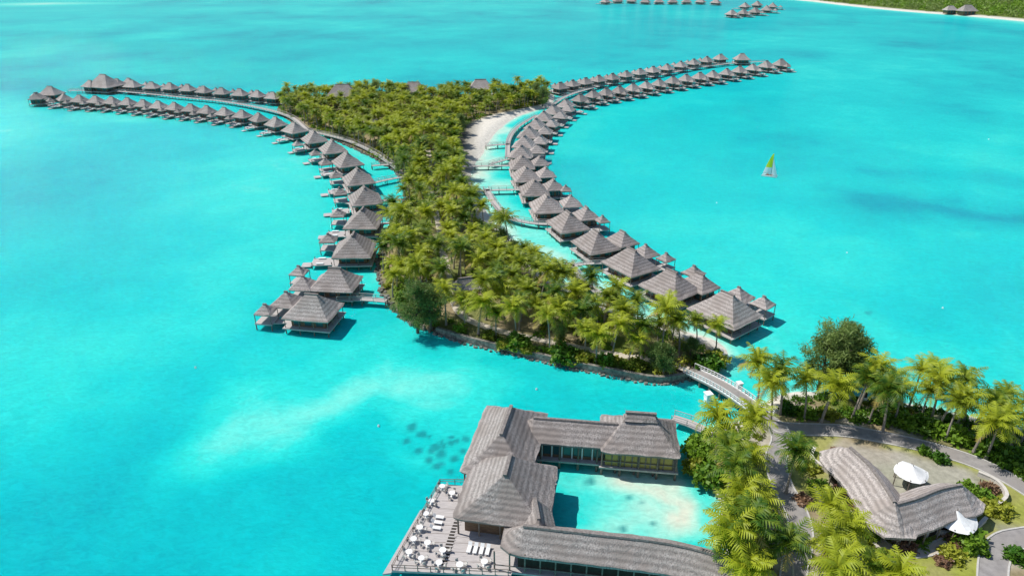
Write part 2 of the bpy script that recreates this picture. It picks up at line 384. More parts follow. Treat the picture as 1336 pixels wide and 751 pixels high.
# ---------------------------------------------------------------- water
def water():
    xs = np.concatenate([[-9000, -5000, -3000, -2000, -1400, -1000, -800], np.arange(-650, -90, 3.0), np.arange(-90, -30, 0.9), np.arange(-30, 0, .45), np.arange(0, 100, .9), np.arange(100, 700, 3.0), [800, 1000, 1400, 2000, 3000, 5000, 9000]])
    ys = [55.0]
    while ys[-1] < 1300: ys.append(ys[-1]*(1.005 if ys[-1] < 120 else 1.0075))
    ys = np.array([-3000, -1000, -300, -50, 0, 30, 45]+ys+[1600, 2200, 3000, 4500, 7000, 12000])
    X, Y = np.meshgrid(xs, ys); P = np.stack([X.ravel(), Y.ravel()], 1)
    x, y = P[:, 0], P[:, 1]
    wx = x+(vnoise(x, y, 14, 41)-.5)*12+(vnoise(x, y, 5, 43)-.5)*4; wy = y+(vnoise(x, y, 14, 42)-.5)*12+(vnoise(x, y, 5, 44)-.5)*4
    W = np.stack([wx, wy], 1)
    d = 0.61+(vnoise(wx, wy*0.8, 60, 1)-.5)*.34+(vnoise(wx, wy, 22, 2)-.5)*.18+(vnoise(wx, wy, 8, 4)-.5)*.07
    d = d + np.clip((y-350)/700, 0, .12)
    def stroke(pts, r, target, s, d, warp=True):
        q = GL(pts) if len(pts) > 1 else GL(pts*2)
        dist = seg_dist(W if warp else P, q, False)
        w = s*np.exp(-(dist/r)**2)
        return d*(1-w)+target*w
    for a in [([(40,640),(220,600),(330,640),(250,720)], 16, .90, .75), ([(60,230),(150,300),(60,380)], 30, .86, .65),
              ([(20,720),(120,740)], 14, .90, .7), ([(0,470),(60,520)], 14, .46, .6),
              ([(1120,262),(1230,270),(1360,290)], 13, 1.0, .95), ([(1130,225),(1330,235)], 9, .90, .7), ([(1180,40),(1330,60)], 60, .80, .7),
              ([(600,60),(760,40),(900,30)], 60, .86, .6), ([(230,60),(420,70)], 60, .82, .5), ([(0,6),(120,4)], 60, .1, .9), ([(150,12),(700,10)], 50, .5, .5),
              ([(560,620),(480,680),(440,740)], 10, .82, .7), ([(640,480),(700,500),(800,515),(880,525)], 5, .76, .75),
              ([(310,560),(400,545),(500,520),(570,505)], 9, .22, .85), ([(350,500),(450,470)], 12, .44, .6), ([(300,520),(330,600)], 6, .38, .6),
              ([(170,430),(250,400),(300,350)], 20, .44, .65), ([(320,250),(400,300),(380,350)], 18, .42, .65),
              ([(990,455),(1060,420),(1120,430)], 9, .42, .7), ([(900,300),(1000,340)], 20, .50, .5),
              ([(1050,480),(1200,470),(1336,520)], 7, .40, .6), ([(1180,400),(1336,380)], 16, .80, .6),
              ([(730,180),(800,150),(900,120)], 25, .45, .6), ([(590,520),(640,510),(620,560),(560,600)], 7, .42, .6),
              ([(500,250),(495,290),(485,330),(480,380)], 5, .38, .7), ([(400,185),(480,220)], 7, .36, .6),
              ([(100,128),(350,140)], 14, .68, .6),
              ([(950,478),(980,515)], 6, .5, .6)]:
        d = stroke(a[0], a[1], a[2], a[3], d)
    for a in [([(650,165),(636,195),(640,232),(665,262),(700,300),(740,330),(790,362),(850,395),(905,425)], 8.5, .27, .92),
              ([(630,215),(636,262),(672,310),(725,352),(785,388),(860,420)], 3.6, .12, .85),
              ([(690,140),(650,160),(628,195),(622,225)], 6, .05, .9),
              ([(730,620),(800,640),(860,650)], 6, .34, .9), ([(725,690),(800,700),(900,705)], 4, .18, .8),
              ([(870,640),(925,655),(920,690)], 5.0, .0, .97), ([(840,610),(900,625)], 3.5, .08, .9)]:
        d = stroke(a[0], a[1], a[2], a[3], d)
    sm = sdist(P, MAIN); sr = sdist(P, RES); sf = sdist(P, FAR)
    w = np.exp(-np.clip(-sr, 0, 99)/1.2)*.7; d = d*(1-w)+0.02*w
    w = np.exp(-np.clip(-sf, 0, 999)/25.)*.8; d = d*(1-w)+0.05*w
    east = eastness(x, y)
    w = np.exp(-np.clip(-sm, 0, 99)/2.0)*(.12+.78*east); d = d*(1-w)+0.05*w
    cor = np.zeros(len(P))
    rc = random.Random(4)
    spots = [(538,557,1.0),(552,566,.8),(568,583,.9),(588,577,.8),(575,592,.9),(593,598,.7),(560,600,.7),(604,588,.6),(570,608,.8),(588,615,.6),(545,588,.8),(530,575,.7),
             (1133,408,.8),(770,628,.8),(818,648,.5),(840,655,.4),(812,690,.6),(850,682,.4),(1090,455,1.2),(1040,470,.9)]
    spots += [(rc.gauss(572, 22), rc.gauss(586, 16), rc.uniform(.35, .7)) for k in range(14)]
    for cx, cy, r in spots:
        g = np.array(G(cx, cy)); g2 = (P-g)
        g2[:, 1] *= .75
        jit = 1+(vnoise(x, y, .9, 77)-.5)*1.1
        cor = np.maximum(cor, np.exp(-((g2**2).sum(1)/(r*r*jit))**2))
    nx = len(xs)
    a = (np.arange(len(ys)-1)[:, None]*nx+np.arange(nx-1)[None]).ravel()
    q = np.stack([a, a+1, a+nx+1, a+nx], 1)
    me = bpy.data.meshes.new('lagoon_water')
    me.from_pydata(np.c_[P, np.zeros(len(P))].tolist(), [], q.tolist())
    ca = me.color_attributes.new('bathy', 'FLOAT_COLOR', 'POINT')
    ca.data.foreach_set('color', np.c_[np.clip(d, 0, 1), cor, d*0, np.ones(len(P))].astype(np.float32).ravel())
    m, nt, N, L, p = new_mat('lagoon_water')
    N.remove(p)
    at = N.new('ShaderNodeAttribute'); at.attribute_name = 'bathy'
    sp = N.new('ShaderNodeSeparateColor'); L.new(at.outputs['Color'], sp.inputs[0])
    tc = N.new('ShaderNodeTexCoord')
    n1 = N.new('ShaderNodeTexNoise'); n1.inputs['Scale'].default_value = .10; n1.inputs['Detail'].default_value = 8; n1.inputs['Roughness'].default_value = .66; n1.inputs['Distortion'].default_value = .6
    L.new(tc.outputs['Object'], n1.inputs['Vector'])
    ma = N.new('ShaderNodeMath'); ma.operation = 'MULTIPLY_ADD'; ma.inputs[1].default_value = .32
    L.new(n1.outputs['Fac'], ma.inputs[0])
    sb = N.new('ShaderNodeMath'); sb.operation = 'SUBTRACT'; sb.inputs[1].default_value = .16; L.new(sp.outputs[0], sb.inputs[0]); L.new(sb.outputs[0], ma.inputs[2])
    r = N.new('ShaderNodeValToRGB'); cr = r.color_ramp
    stops = [(0.0, (0.58, 0.59, 0.48)), (.12, (0.38, 0.64, 0.53)), (.28, (0.14, 0.63, 0.53)), (.45, (0.022, 0.56, 0.50)), (.62, (0.004, 0.48, 0.465)), (.8, (0.001, 0.40, 0.42)), (1.0, (0.001, 0.29, 0.345))]
    cr.elements[0].position = 0; cr.elements[0].color = (*stops[0][1], 1); cr.elements[1].position = 1; cr.elements[1].color = (*stops[-1][1], 1)
    for pos, c in stops[1:-1]:
        e = cr.elements.new(pos); e.color = (*c, 1)
    L.new(ma.outputs[0], r.inputs['Fac'])
    mx = N.new('ShaderNodeMixRGB'); mx.inputs['Color2'].default_value = (0.01, 0.17, 0.19, 1)
    sc = N.new('ShaderNodeMath'); sc.operation = 'MULTIPLY'; sc.inputs[1].default_value = .75
    L.new(sp.outputs[1], sc.inputs[0]); L.new(sc.outputs[0], mx.inputs['Fac']); L.new(r.outputs['Color'], mx.inputs['Color1'])
    vo = N.new('ShaderNodeTexNoise'); vo.inputs['Scale'].default_value = .8; vo.inputs['Detail'].default_value = 5; vo.inputs['Distortion'].default_value = 1.2
    mp = N.new('ShaderNodeMapping'); mp.inputs['Scale'].default_value = (.7, 1.3, 1); mp.inputs['Rotation'].default_value = (0, 0, .5)
    L.new(tc.outputs['Object'], mp.inputs[0]); L.new(mp.outputs[0], vo.inputs['Vector'])
    mr = N.new('ShaderNodeMapRange'); mr.inputs['From Min'].default_value = .3; mr.inputs['From Max'].default_value = .7; mr.inputs['To Min'].default_value = .89; mr.inputs['To Max'].default_value = 1.11  # caustic light and streaky highlights painted into the water colour by noise
    L.new(vo.outputs['Fac'], mr.inputs['Value'])
    vm = N.new('ShaderNodeVectorMath'); vm.operation = 'SCALE'; L.new(mx.outputs[0], vm.inputs[0]); L.new(mr.outputs[0], vm.inputs['Scale'])
    # light scattered back by the lagoon bed + softened surface reflection
    df = N.new('ShaderNodeBsdfDiffuse'); L.new(vm.outputs[0], df.inputs['Color'])
    gl = N.new('ShaderNodeBsdfGlossy'); gl.inputs['Roughness'].default_value = .11
    w1 = N.new('ShaderNodeTexNoise'); w1.inputs['Scale'].default_value = 1.5; w1.inputs['Detail'].default_value = 6; w1.inputs['Roughness'].default_value = .7
    L.new(mp.outputs[0], w1.inputs['Vector'])
    b = N.new('ShaderNodeBump'); b.inputs['Strength'].default_value = .9; b.inputs['Distance'].default_value = .62
    L.new(w1.outputs['Fac'], b.inputs['Height']); L.new(b.outputs[0], gl.inputs['Normal'])
    b2 = N.new('ShaderNodeBump'); b2.inputs['Strength'].default_value = .4; b2.inputs['Distance'].default_value = .22
    L.new(w1.outputs['Fac'], b2.inputs['Height']); L.new(b2.outputs[0], df.inputs['Normal'])
    fr = N.new('ShaderNodeFresnel'); fr.inputs['IOR'].default_value = 1.33
    fm = N.new('ShaderNodeMath'); fm.operation = 'MULTIPLY'; fm.inputs[1].default_value = .34; L.new(fr.outputs[0], fm.inputs[0])
    ms = N.new('ShaderNodeMixShader'); L.new(fm.outputs[0], ms.inputs[0]); L.new(df.outputs[0], ms.inputs[1]); L.new(gl.outputs[0], ms.inputs[2])
    L.new(ms.outputs[0], N['Material Output'].inputs['Surface'])
    me.materials.append(m)
    ob = bpy.data.objects.new('lagoon_water', me); bpy.context.collection.objects.link(ob)
water()

# ---------------------------------------------------------------- overwater villas
VM = [M_thatch, M_ridge, M_wood, M_deck, M_post, M_glass, M_cloth, M_dark]
def villa(parts, rot, out=None, gaz=False, plat=True, name='overwater_bungalow'):
    mb = MB()
    pl = []
    for px, py, w in parts:
        s0 = w*mpp(py, 4.5)*0.93
        ze = 3.9
        cx, cy = G(px, py, ze+0.13*s0)
        pl.append((cx, cy, s0))
    c0 = pl[0]
    if gaz and out is not None:
        g = (c0[0]+out[0]*c0[2]*.78+out[1]*c0[2]*.3, c0[1]+out[1]*c0[2]*.78-out[0]*c0[2]*.3, c0[2]*.42)
        pl.append(g)
    for i, (cx, cy, s) in enumerate(pl):
        big = s > 7
        ze = 3.9+random.uniform(-.15, .15); zr = ze+s*(.39 if big else .42)
        r = rot+random.uniform(-.06, .06)
        Ls, Ws = (s*1.06, s*.92) if big else (s, s)
        hip_roof(mb, cx, cy, Ls, Ws, s*.24 if big else .1, ze, zr, r, 0, 1, m=5 if big else 3, n=5)
        dz = 1.55+.03*i
        mb.box(cx, cy, dz-.25, dz, Ls*.98, Ws*.98, r, 3)
        c, n_ = math.cos(r), math.sin(r)
        if big:
            ww, wd = Ls*.70, Ws*.68
            mb.box(cx, cy, dz, ze+.5, ww, wd, r, 2)
            for sx, sy, n2 in ((0, -1, 3), (0, 1, 3), (1, 0, 2), (-1, 0, 2)):
                for k in range(n2):
                    u = (k-(n2-1)/2)
                    if sx == 0:
                        lx, ly = u*ww/n2, sy*(wd/2+.02); bx, by = ww/n2*.6, .06
                    else:
                        lx, ly = sx*(ww/2+.02), u*wd/n2; bx, by = .06, wd/n2*.6
                    mb.box(cx+lx*c-ly*n_, cy+lx*n_+ly*c, dz+.3, ze-.45, bx, by, r, 5)
        npx = 4 if big else 2
        for a in range(npx):
            for b_ in range(npx):
                lx = (a/(npx-1)-.5)*Ls*.88; ly = (b_/(npx-1)-.5)*Ws*.88
                x, y = cx+lx*c-ly*n_, cy+lx*n_+ly*c
                mb.cyl((x, y, -1), (x, y, dz-.25), .14, .14, 5, 4)
                if a in (0, npx-1) or b_ in (0, npx-1):
                    mb.cyl((x, y, dz), (x, y, ze+.1), .09, .09, 5, 4)
        if i > 0:
            x0, y0 = c0[0], c0[1]; L_ = math.hypot(cx-x0, cy-y0); a = math.atan2(cy-y0, cx-x0)
            mb.box((cx+x0)/2, (cy+y0)/2, 1.28-.02*i, 1.52-.02*i, L_, 2.2, a, 3)
    if plat and out is not None:
        cx, cy, s = c0; a = math.atan2(out[1], out[0])
        x, y = cx+out[0]*s*.72-out[1]*s*.15, cy+out[1]*s*.72+out[0]*s*.15
        mb.box(x, y, 1.05, 1.25, s*.5, s*.42, a, 3)
        for k in (-.15, .15):
            xx, yy = x-out[1]*s*k+out[0]*s*.05, y+out[0]*s*k+out[1]*s*.05
            mb.box(xx, yy, 1.45, 1.6, 1.9, .7, a, 6)
            for e in (-.8, .8): mb.box(xx+out[0]*e, yy+out[1]*e, 1.25, 1.45, .1, .6, a, 6)
        for ex in (-1, 1):
            for ey in (-1, 1):
                xx = x+out[0]*s*.22*ex-out[1]*s*.18*ey; yy = y+out[1]*s*.22*ex+out[0]*s*.18*ey
                mb.cyl((xx, yy, -1), (xx, yy, 1.9), .12, .12, 5, 4)
        xx, yy = x+out[0]*s*.38, y+out[1]*s*.38
        mb.box(xx, yy, .35, .5, s*.22, s*.25, a, 3)
    return mb.obj(name, VM, (c0[0], c0[1], 0))

def row(parts_list, side, gaz=False, name='overwater_bungalow'):
    C = [G(p[0][0], p[0][1], 5) for p in parts_list]
    for i, p in enumerate(parts_list):
        a, b = C[max(i-1, 0)], C[min(i+1, len(C)-1)]
        t = np.array([b[0]-a[0], b[1]-a[1]]); t = t/np.linalg.norm(t)
        out = (-t[1]*side, t[0]*side)
        villa(p, math.atan2(t[1], t[0])+random.uniform(-.12, .12), out, gaz, True, name)
left_near = [[(462,318,60),(428,310,23)], [(474,284,52),(441,278,20)], [(476,255,48),(443,250,19)], [(467,230,44),(438,227,18)], [(453,208,40),(424,211,17)],
 [(434,191,37),(411,199,15)], [(410,178,34),(388,187,14)], [(384,167,30)], [(360,159,27)], [(338,153,25)]]
row(left_near, 1)
left_low = [[(316,149,23)],[(293,146,23)],[(270,143,23)],[(249,141,22)],[(228,139,22)],[(207,137,22)],[(187,135,21)],[(167,133,21)],[(146,131,21)],[(125,130,21)],[(104,129,21)],[(84,127,21)],[(66,119,26)],[(48,126,20)]]
row(left_low, 1, True)
left_up = [[(377,126,20)],[(356,125,20)],[(336,123,20)],[(313,121,21)],[(289,119,20)],[(266,117,20)],[(245,115,20)],[(222,113,20)],[(198,112,20)],[(173,110,21)],[(136,107,38),(118,110,20),(153,108,20)]]
row(left_up, -1, True)
right_near = [[(947,398,76),(963,383,38),(996,394,28)], [(875,368,66),(912,367,46),(905,353,26)], [(823,339,62),(842,326,32),(869,335,21)], [(777,313,55),(812,310,38)],
 [(741,288,51),(765,278,34),(786,286,18)], [(713,265,47),(745,262,30)], [(697,244,43),(722,241,30),(738,246,16)], [(686,227,41),(712,225,28)], [(681,212,38),(704,210,26)],
 [(680,198,35),(701,195,24)], [(684,185,34),(705,182,24)], [(690,173,33),(711,170,23)], [(699,162,31),(720,160,22)], [(709,152,29),(731,150,20)], [(722,143,27),(741,141,19)], [(738,135,25)]]
row(right_near, -1)
right_low = [[(757,128,22)],[(774,123,21)],[(791,120,21)],[(808,117,21)],[(826,114,21)],[(843,111,20)],[(860,108,20)],[(878,105,20)],[(895,102,20)],[(913,99,20)],[(930,97,20)],[(948,94,19)],[(965,91,19)],[(982,88,19)],[(1000,84,20)],[(1019,82,20)]]
row(right_low, -1, True)
right_up = [[(731,112,20)],[(747,109,19)],[(764,106,19)],[(781,103,19)],[(799,100,19)],[(817,97,18)],[(835,94,18)],[(852,91,18)],[(870,88,18)],[(888,84,18)],[(905,81,17)],[(922,78,17)],[(940,75,17)],[(968,75,20)]]
row(right_up, 1, True)
villa([(408,398,66),(438,362,60),(396,368,34),(374,389,38),(346,403,26),(390,353,23)], R(-8), None, False, False, 'overwater_villa')
row([[(790,1,13)],[(806,0,13)],[(824,0,13)],[(842,1,13)],[(860,1,13)],[(878,1,13)],[(896,1,13)],[(914,1,13)],[(934,2,13)]], 1)
row([[(955,17,15)],[(970,16,15)],[(985,14,16)],[(1000,11,16)],[(1008,7,14)]], -1, True)
row([[(972,7,14)],[(988,5,14)]], 1)

# boardwalks
boardwalk('boardwalk', GL([(400,170),(378,152),(340,141),(290,132),(240,127),(190,122),(140,118),(90,118)], 1.6), 2.4)
boardwalk('boardwalk', GL([(400,170),(450,182),(490,200),(525,225)], 1.6), 2.0)
boardwalk('boardwalk', GL([(716,140),(735,127),(760,118),(800,108),(850,100),(900,90),(950,83),(1000,80)], 1.6), 2.4)
for seg in ([(485,216),(518,214)], [(488,238),(528,230)], [(492,262),(524,260)], [(492,292),(512,290)], [(440,390),(504,392)],
            [(602,217),(672,216)], [(612,249),(690,247)], [(665,188),(634,190)], [(745,346),(790,342)], [(668,206),(640,214)]):
    boardwalk('footbridge', [G(*seg[0], 1.6), tuple((np.array(G(*seg[0], 1.6))+np.array(G(*seg[1], 1.6)))/2+np.array([0, .6])), G(*seg[1], 1.6)], 1.8, railmat=M_kerb)
boardwalk('boardwalk', GL([(634,246),(644,264),(662,282),(690,290),(725,292)], 1.6), 2.0, railmat=M_kerb)
boardwalk('boardwalk', GL([(742,342),(756,362),(786,384),(825,402)], 1.6), 2.0, railmat=M_kerb)
boardwalk('boardwalk', GL([(700,150),(676,165),(664,182),(662,205)], 1.6), 2.0)
boardwalk('jetty', GL([(878,545),(900,552),(918,560)], 1.5), 2.0)

# sea wall along the south shore, tumbled rocks on the west shore
mb = MB(); pw = resample(catmull(GL([(918,489),(903,492),(860,499),(800,489),(740,477),(680,463),(620,449),(570,434)]), 4), 1.2)
sweep(mb, pw, [(-.55, -1), (-.4, 1.45), (.35, 1.5), (.5, -1)], 0)
for p in pw:
    for k in range(2):
        x, y = p[0]+random.uniform(-1, .2), p[1]-random.uniform(.5, 1.2); s = random.uniform(.3, .7)
        mb.cyl((x, y, -.6), (x+.1, y, s*.6), s, s*.5, 5, 0)
mb.obj('sea_wall', [M_stone])
mb = MB()
for p in resample(catmull(GL([(570,434),(540,424),(518,408),(503,390),(495,370),(492,345),(500,318),(512,292),(524,268),(530,248),(520,229),(503,216),(480,203),(450,189),(420,176),(388,164)]), 4), .8):
    for k in range(2):
        x, y = p[0]+random.uniform(-.6, 1.0), p[1]+random.uniform(-.8, .8); s = random.uniform(.35, .8)
        mb.cyl((x, y, -.6), (x+.1, y+.1, s*.8), s, s*.55, 5, 0)
mb.obj('shore_rocks', [M_stone])

# ---------------------------------------------------------------- roads / paths
def strip(name, path, w, z, mat, kerb=True):
    mb = MB(); path = resample(catmull(path, 8), 1.2)
    sweep(mb, path, [(-w/2, z), (w/2, z)], 0, False, False)
    if kerb:
        for s in (-1, 1):
            e = s*(w/2+.12)
            sweep(mb, path, [(e-.12, z-.3), (e-.12, z+.1), (e+.12, z+.1), (e+.12, z-.3)], 1)
    c = path[len(path)//2]
    return mb.obj(name, [mat, M_kerb])
FP_main = GL([(898,482),(855,470),(790,460),(710,444),(640,428),(600,408),(588,372),(578,330),(572,290),(562,250),(560,205),(545,172),(480,160),(420,152)], 1.2)
strip('footpath', FP_main, 2.0, 1.225, M_path, False)
RD1 = GL([(992,538),(1014,556),(1045,560),(1100,562),(1160,572),(1220,586),(1280,606),(1336,636),(1400,680)], 1.2)
RD2 = GL([(1014,556),(1020,575),(1012,600),(1020,632),(1038,665),(1045,700),(1036,745),(1030,830)], 1.2)
RD3 = GL([(1420,690),(1345,700),(1312,708),(1297,730),(1295,780)], 1.2)
strip('road', RD1, 3.0, 1.240, M_road); strip('road', RD2, 3.0, 1.232, M_road); strip('road', RD3, 3.2, 1.232, M_road)
FP2 = GL([(1095,625),(1110,660),(1140,700),(1170,720),(1220,715),(1270,690)], 1.2)
strip('footpath', FP2, 1.6, 1.225, M_path)
ROADS = [(RD1, 2.9), (RD2, 3.2), (RD3, 2.9), (FP2, 1.8)]

def bridge():
    a = np.array(G(903, 481, 1.9)); b = np.array(G(998, 541, 1.6)); n = 24
    mb = MB(); path = [tuple(a+(b-a)*t) for t in np.linspace(-.04, 1.04, n)]
    w = 3.4; P, T, Nn = normals2d(path)
    zs = [1.25+0.9*math.sin(math.pi*t) for t in np.linspace(0, 1, n)]
    def sw(prof, mi):
        k = len(prof); vs = []; fs = []
        for p, nn, z in zip(P, Nn, zs):
            for o, dz in prof: vs.append((p[0]+nn[0]*o, p[1]+nn[1]*o, z+dz))
        for i in range(n-1):
            for j in range(k):
                q, r = i*k+j, i*k+(j+1) % k; fs.append((q, q+k, r+k, r))
        mb.add(vs, fs, mi)
    sw([(-w/2, -.35), (-w/2, 0), (w/2, 0), (w/2, -.35)], 0)
    for s in (-1, 1):
        e = s*(w/2-.12)
        sw([(e-.12, .002), (e-.12, .2), (e+.12, .2), (e+.12, .002)], 1)
        sw([(e-.05, .95), (e-.05, 1.05), (e+.05, 1.05), (e+.05, .95)], 1)
        sw([(e-.03, .55), (e-.03, .62), (e+.03, .62), (e+.03, .55)], 1)
        for p, nn, z in zip(P, Nn, zs):
            q = p+nn*e; mb.box(q[0], q[1], z, z+1.05, .14, .14, 0, 1)
    for i in range(2, n-1, 3):
        for s in (-1, 1):
            q = P[i]+Nn[i]*s*1.3; mb.cyl((q[0], q[1], -1), (q[0], q[1], zs[i]-.3), .22, .22, 8, 2)
    mb.obj('road_bridge', [M_road, M_white, M_post])
bridge()
mb = MB(); x, y = G(923, 523); mb.cyl((x, y, -.5), (x, y, .6), .7, .7, 10, 0); mb.box(x, y, .6, 1.7, 1.1, 1.1, .3, 0); mb.box(x, y, 1.7, 1.85, 1.4, 1.4, .3, 0)
mb.obj('channel_marker', [M_white])
mb = MB(); x, y = G(963, 512); mb.box(x, y, -.5, 2.2, .9, .9, .3, 0); mb.box(x, y, 2.2, 2.35, 1.1, 1.1, .3, 0); mb.obj('mooring_post', [M_white])

# ---------------------------------------------------------------- restaurant
def restaurant():
    mb = MB(); ms = [M_thatch, M_ridge, M_wood, M_deck, M_post, M_glass, M_white, M_dark, M_bamboo]
    hip_roof(mb, -.9, 87.9, 17.5, 11.0, 7.0, 4.8, 9.0, R(78), m=14, n=10, thick=.5)
    hip_roof(mb, -.6, 76.3, 13.4, 13.4, 4.0, 5.0, 9.9, R(80), m=14, n=10, thick=.5)
    sweep_roof(mb, resample([(3.5, 90.6), (17, 88.9)], 1.0), 3.3, 4.9, 7.4)
    hip_roof(mb, 20.6, 89.2, 12.5, 10.0, 4.5, 4.9, 8.5, R(-7), m=12, n=9, thick=.5)
    hip_roof(mb, 20.6, 89.2, 5.5, 2.0, 4.2, 8.2, 9.3, R(-7), m=6, n=3, thick=.2)
    sweep_roof(mb, resample(catmull([(1.5, 67.6), (10, 66.3), (20, 64.7), (26, 62.6), (31, 59.5)], 6), 1.0), 3.0, 4.6, 7.0)
    sweep_roof(mb, resample([(3.2, 72.5), (3.6, 68.5)], 1.0), 2.4, 4.8, 7.2)
    def slab(cx, cy, sx, sy, r, z=1.6): mb.box(cx, cy, z-.3, z, sx, sy, r, 3)
    slab(-.9, 88.2, 16.8, 10.2, R(78), 1.62); slab(-.6, 76.3, 13, 13, R(80), 1.64); slab(12.5, 89.6, 22, 7, R(-7), 1.66); slab(20.6, 89.2, 12.4, 9.4, R(-7), 1.68)
    mbp = resample(catmull([(-2, 67.9), (10, 66.3), (20, 64.7), (26, 62.6), (31, 59.5)], 6), 1.0)
    sweep(mb, mbp, [(-2.9, 1.3), (-2.9, 1.6), (2.9, 1.6), (2.9, 1.3)], 3)
    def wall(cx, cy, sx, sy, r, z0, z1, mi, nwin, wm=5):
        mb.box(cx, cy, z0, z1, sx, sy, r, mi); c, s = math.cos(r), math.sin(r)
        for sg in (-1, 1):
            for k in range(nwin):
                lx = (k-(nwin-1)/2)*sx/nwin; ly = sg*(sy/2+.02)
                mb.box(cx+lx*c-ly*s, cy+lx*s+ly*c, z0+.6, z1-.9, sx/nwin*.68, .07, r, wm)
                mb.box(cx+(lx+sx/nwin/2)*c-ly*s, cy+(lx+sx/nwin/2)*s+ly*c, z0, z1, .22, .18, r, 6 if nwin > 6 else 4)
    wall(-.9, 88.2, 14, 8, R(78), 1.62, 5.2, 2, 6)
    wall(-.6, 76.3, 10.5, 10.5, R(80), 1.64, 5.4, 2, 5, wm=7)
    wall(10, 89.9, 13, 5.0, R(-7), 1.66, 5.4, 2, 8)
    wall(20.6, 89.2, 10.6, 8.2, R(-7), 1.7, 5.3, 8, 5, wm=8)
    for k in range(6):
        x = 15.9+k*2.0; mb.box(x, 85.0-.123*(x-20.6)-.0, 1.7, 4.9, .18, .18, R(-7), 4)
    mb.box(20.15, 84.95, 2.6, 2.75, 11.6, .12, R(-7), 4)
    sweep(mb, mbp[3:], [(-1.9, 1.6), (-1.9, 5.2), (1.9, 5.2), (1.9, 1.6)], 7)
    P, T, Nn = normals2d(mbp)
    for i in range(0, len(P), 2):
        for s in (-1, 1):
            q = P[i]+Nn[i]*s*2.6
            mb.cyl((q[0], q[1], 1.6), (q[0], q[1], 4.8), .11, .11, 6, 4); mb.cyl((q[0], q[1], -1), (q[0], q[1], 1.3), .18, .18, 6, 4)
    for s in (-1, 1):
        e = s*2.75
        sweep(mb, mbp, [(e-.05, 2.5), (e-.05, 2.6), (e+.05, 2.6), (e+.05, 2.5)], 4)
    for cx, cy, sx, sy, r, nx, ny in ((-.9, 88.2, 16, 9.6, R(78), 6, 4), (-.6, 76.3, 12, 12, R(80), 5, 5), (12.5, 89.6, 21, 6.4, R(-7), 8, 3), (20.6, 89.2, 11.6, 8.8, R(-7), 5, 4)):
        c, s = math.cos(r), math.sin(r)
        for a in range(nx):
            for b_ in range(ny):
                lx = (a/(nx-1)-.5)*sx; ly = (b_/(ny-1)-.5)*sy; x, y = cx+lx*c-ly*s, cy+lx*s+ly*c
                mb.cyl((x, y, -1), (x, y, 1.35), .2, .2, 6, 4)
                if a in (0, nx-1) or b_ in (0, ny-1): mb.cyl((x, y, 1.7), (x, y, 4.9), .13, .13, 6, 4)
    mb.obj('thatched_restaurant', ms)
restaurant()
def prism(mb, poly, z0, z1, mi):
    n = len(poly); vs = [(x, y, z0) for x, y in poly]+[(x, y, z1) for x, y in poly]
    mb.add(vs, [tuple(range(n, 2*n)), tuple(range(n-1, -1, -1))]+[(i, (i+1) % n, n+(i+1) % n, n+i) for i in range(n)], mi)
TER = [(-16.0, 65.0), (-.2, 64.2), (3, 71), (-6, 81), (-11.2, 81.6)]
def terrace():
    mb = MB()
    prism(mb, TER, 1.3, 1.58, 0)
    prism(mb, [(-17.2, 64.9), (-16.1, 65.1), (-12.6, 76.3), (-13.6, 76.6)], .8, 1.1, 0)
    for path in (resample([(-6.5, 81.4), (-11.1, 81.5)], 1.6), resample([(-11.1, 81.5), (-15.9, 65.1)], 1.6), resample([(-15.9, 65.1), (-.5, 64.3)], 1.6)):
        for z in (2.1, 2.55): sweep(mb, path, [(-.04, z), (-.04, z+.07), (.04, z+.07), (.04, z)], 1)
        for p in path: mb.box(p[0], p[1], 1.58, 2.6, .1, .1, 0, 1)
    prism(mb, [(-9.9, 66), (-8.8, 66), (-7.4, 74), (-8.3, 74)], 1.5, 1.62, 2)
    for k in range(14):
        t = k/13; x = -9.3+1.45*t; y = 66.3+7.4*t; mb.box(x, y, 1.6, 1.68, 1.1, .22, -.1, 0)
    for x in np.arange(-15, 1, 2.4):
        for y in np.arange(66, 81, 2.5):
            if inside(np.array([[x, y]]), TER)[0]: mb.cyl((x, y, -1), (x, y, 1.3), .16, .16, 6, 1)
    for k in range(9):
        y0 = 66.6+k*1.6; mb.box(-8.5+(y0-66)*.12, y0, 1.583, 1.60, 11.0-(y0-66)*.35, .05, -.04, 1)
    mb.obj('restaurant_terrace', [M_deck, M_post, M_dark])
terrace()
def table_mesh():
    mb = MB()
    mb.cyl((0, 0, 0), (0, 0, .72), .07, .07, 8, 0); mb.cyl((0, 0, .72), (0, 0, .77), .5, .5, 14, 0); mb.cyl((0, 0, 0), (0, 0, .04), .3, .3, 10, 0)
    for k in range(4):
        a = k*math.pi/2+.4; x, y = math.cos(a)*.85, math.sin(a)*.85
        mb.box(x, y, .4, .46, .42, .42, a, 1); mb.box(x+math.cos(a)*.22, y+math.sin(a)*.22, .46, .86, .05, .42, a, 1)
        for ex in (-.18, .18):
            for ey in (-.18, .18):
                mb.box(x+ex*math.cos(a)-ey*math.sin(a), y+ex*math.sin(a)+ey*math.cos(a), 0, .4, .05, .05, a, 1)
    o = mb.obj('dining_table', [M_cloth, M_kerb]); me = o.data; bpy.data.objects.remove(o); return me
TM = table_mesh()
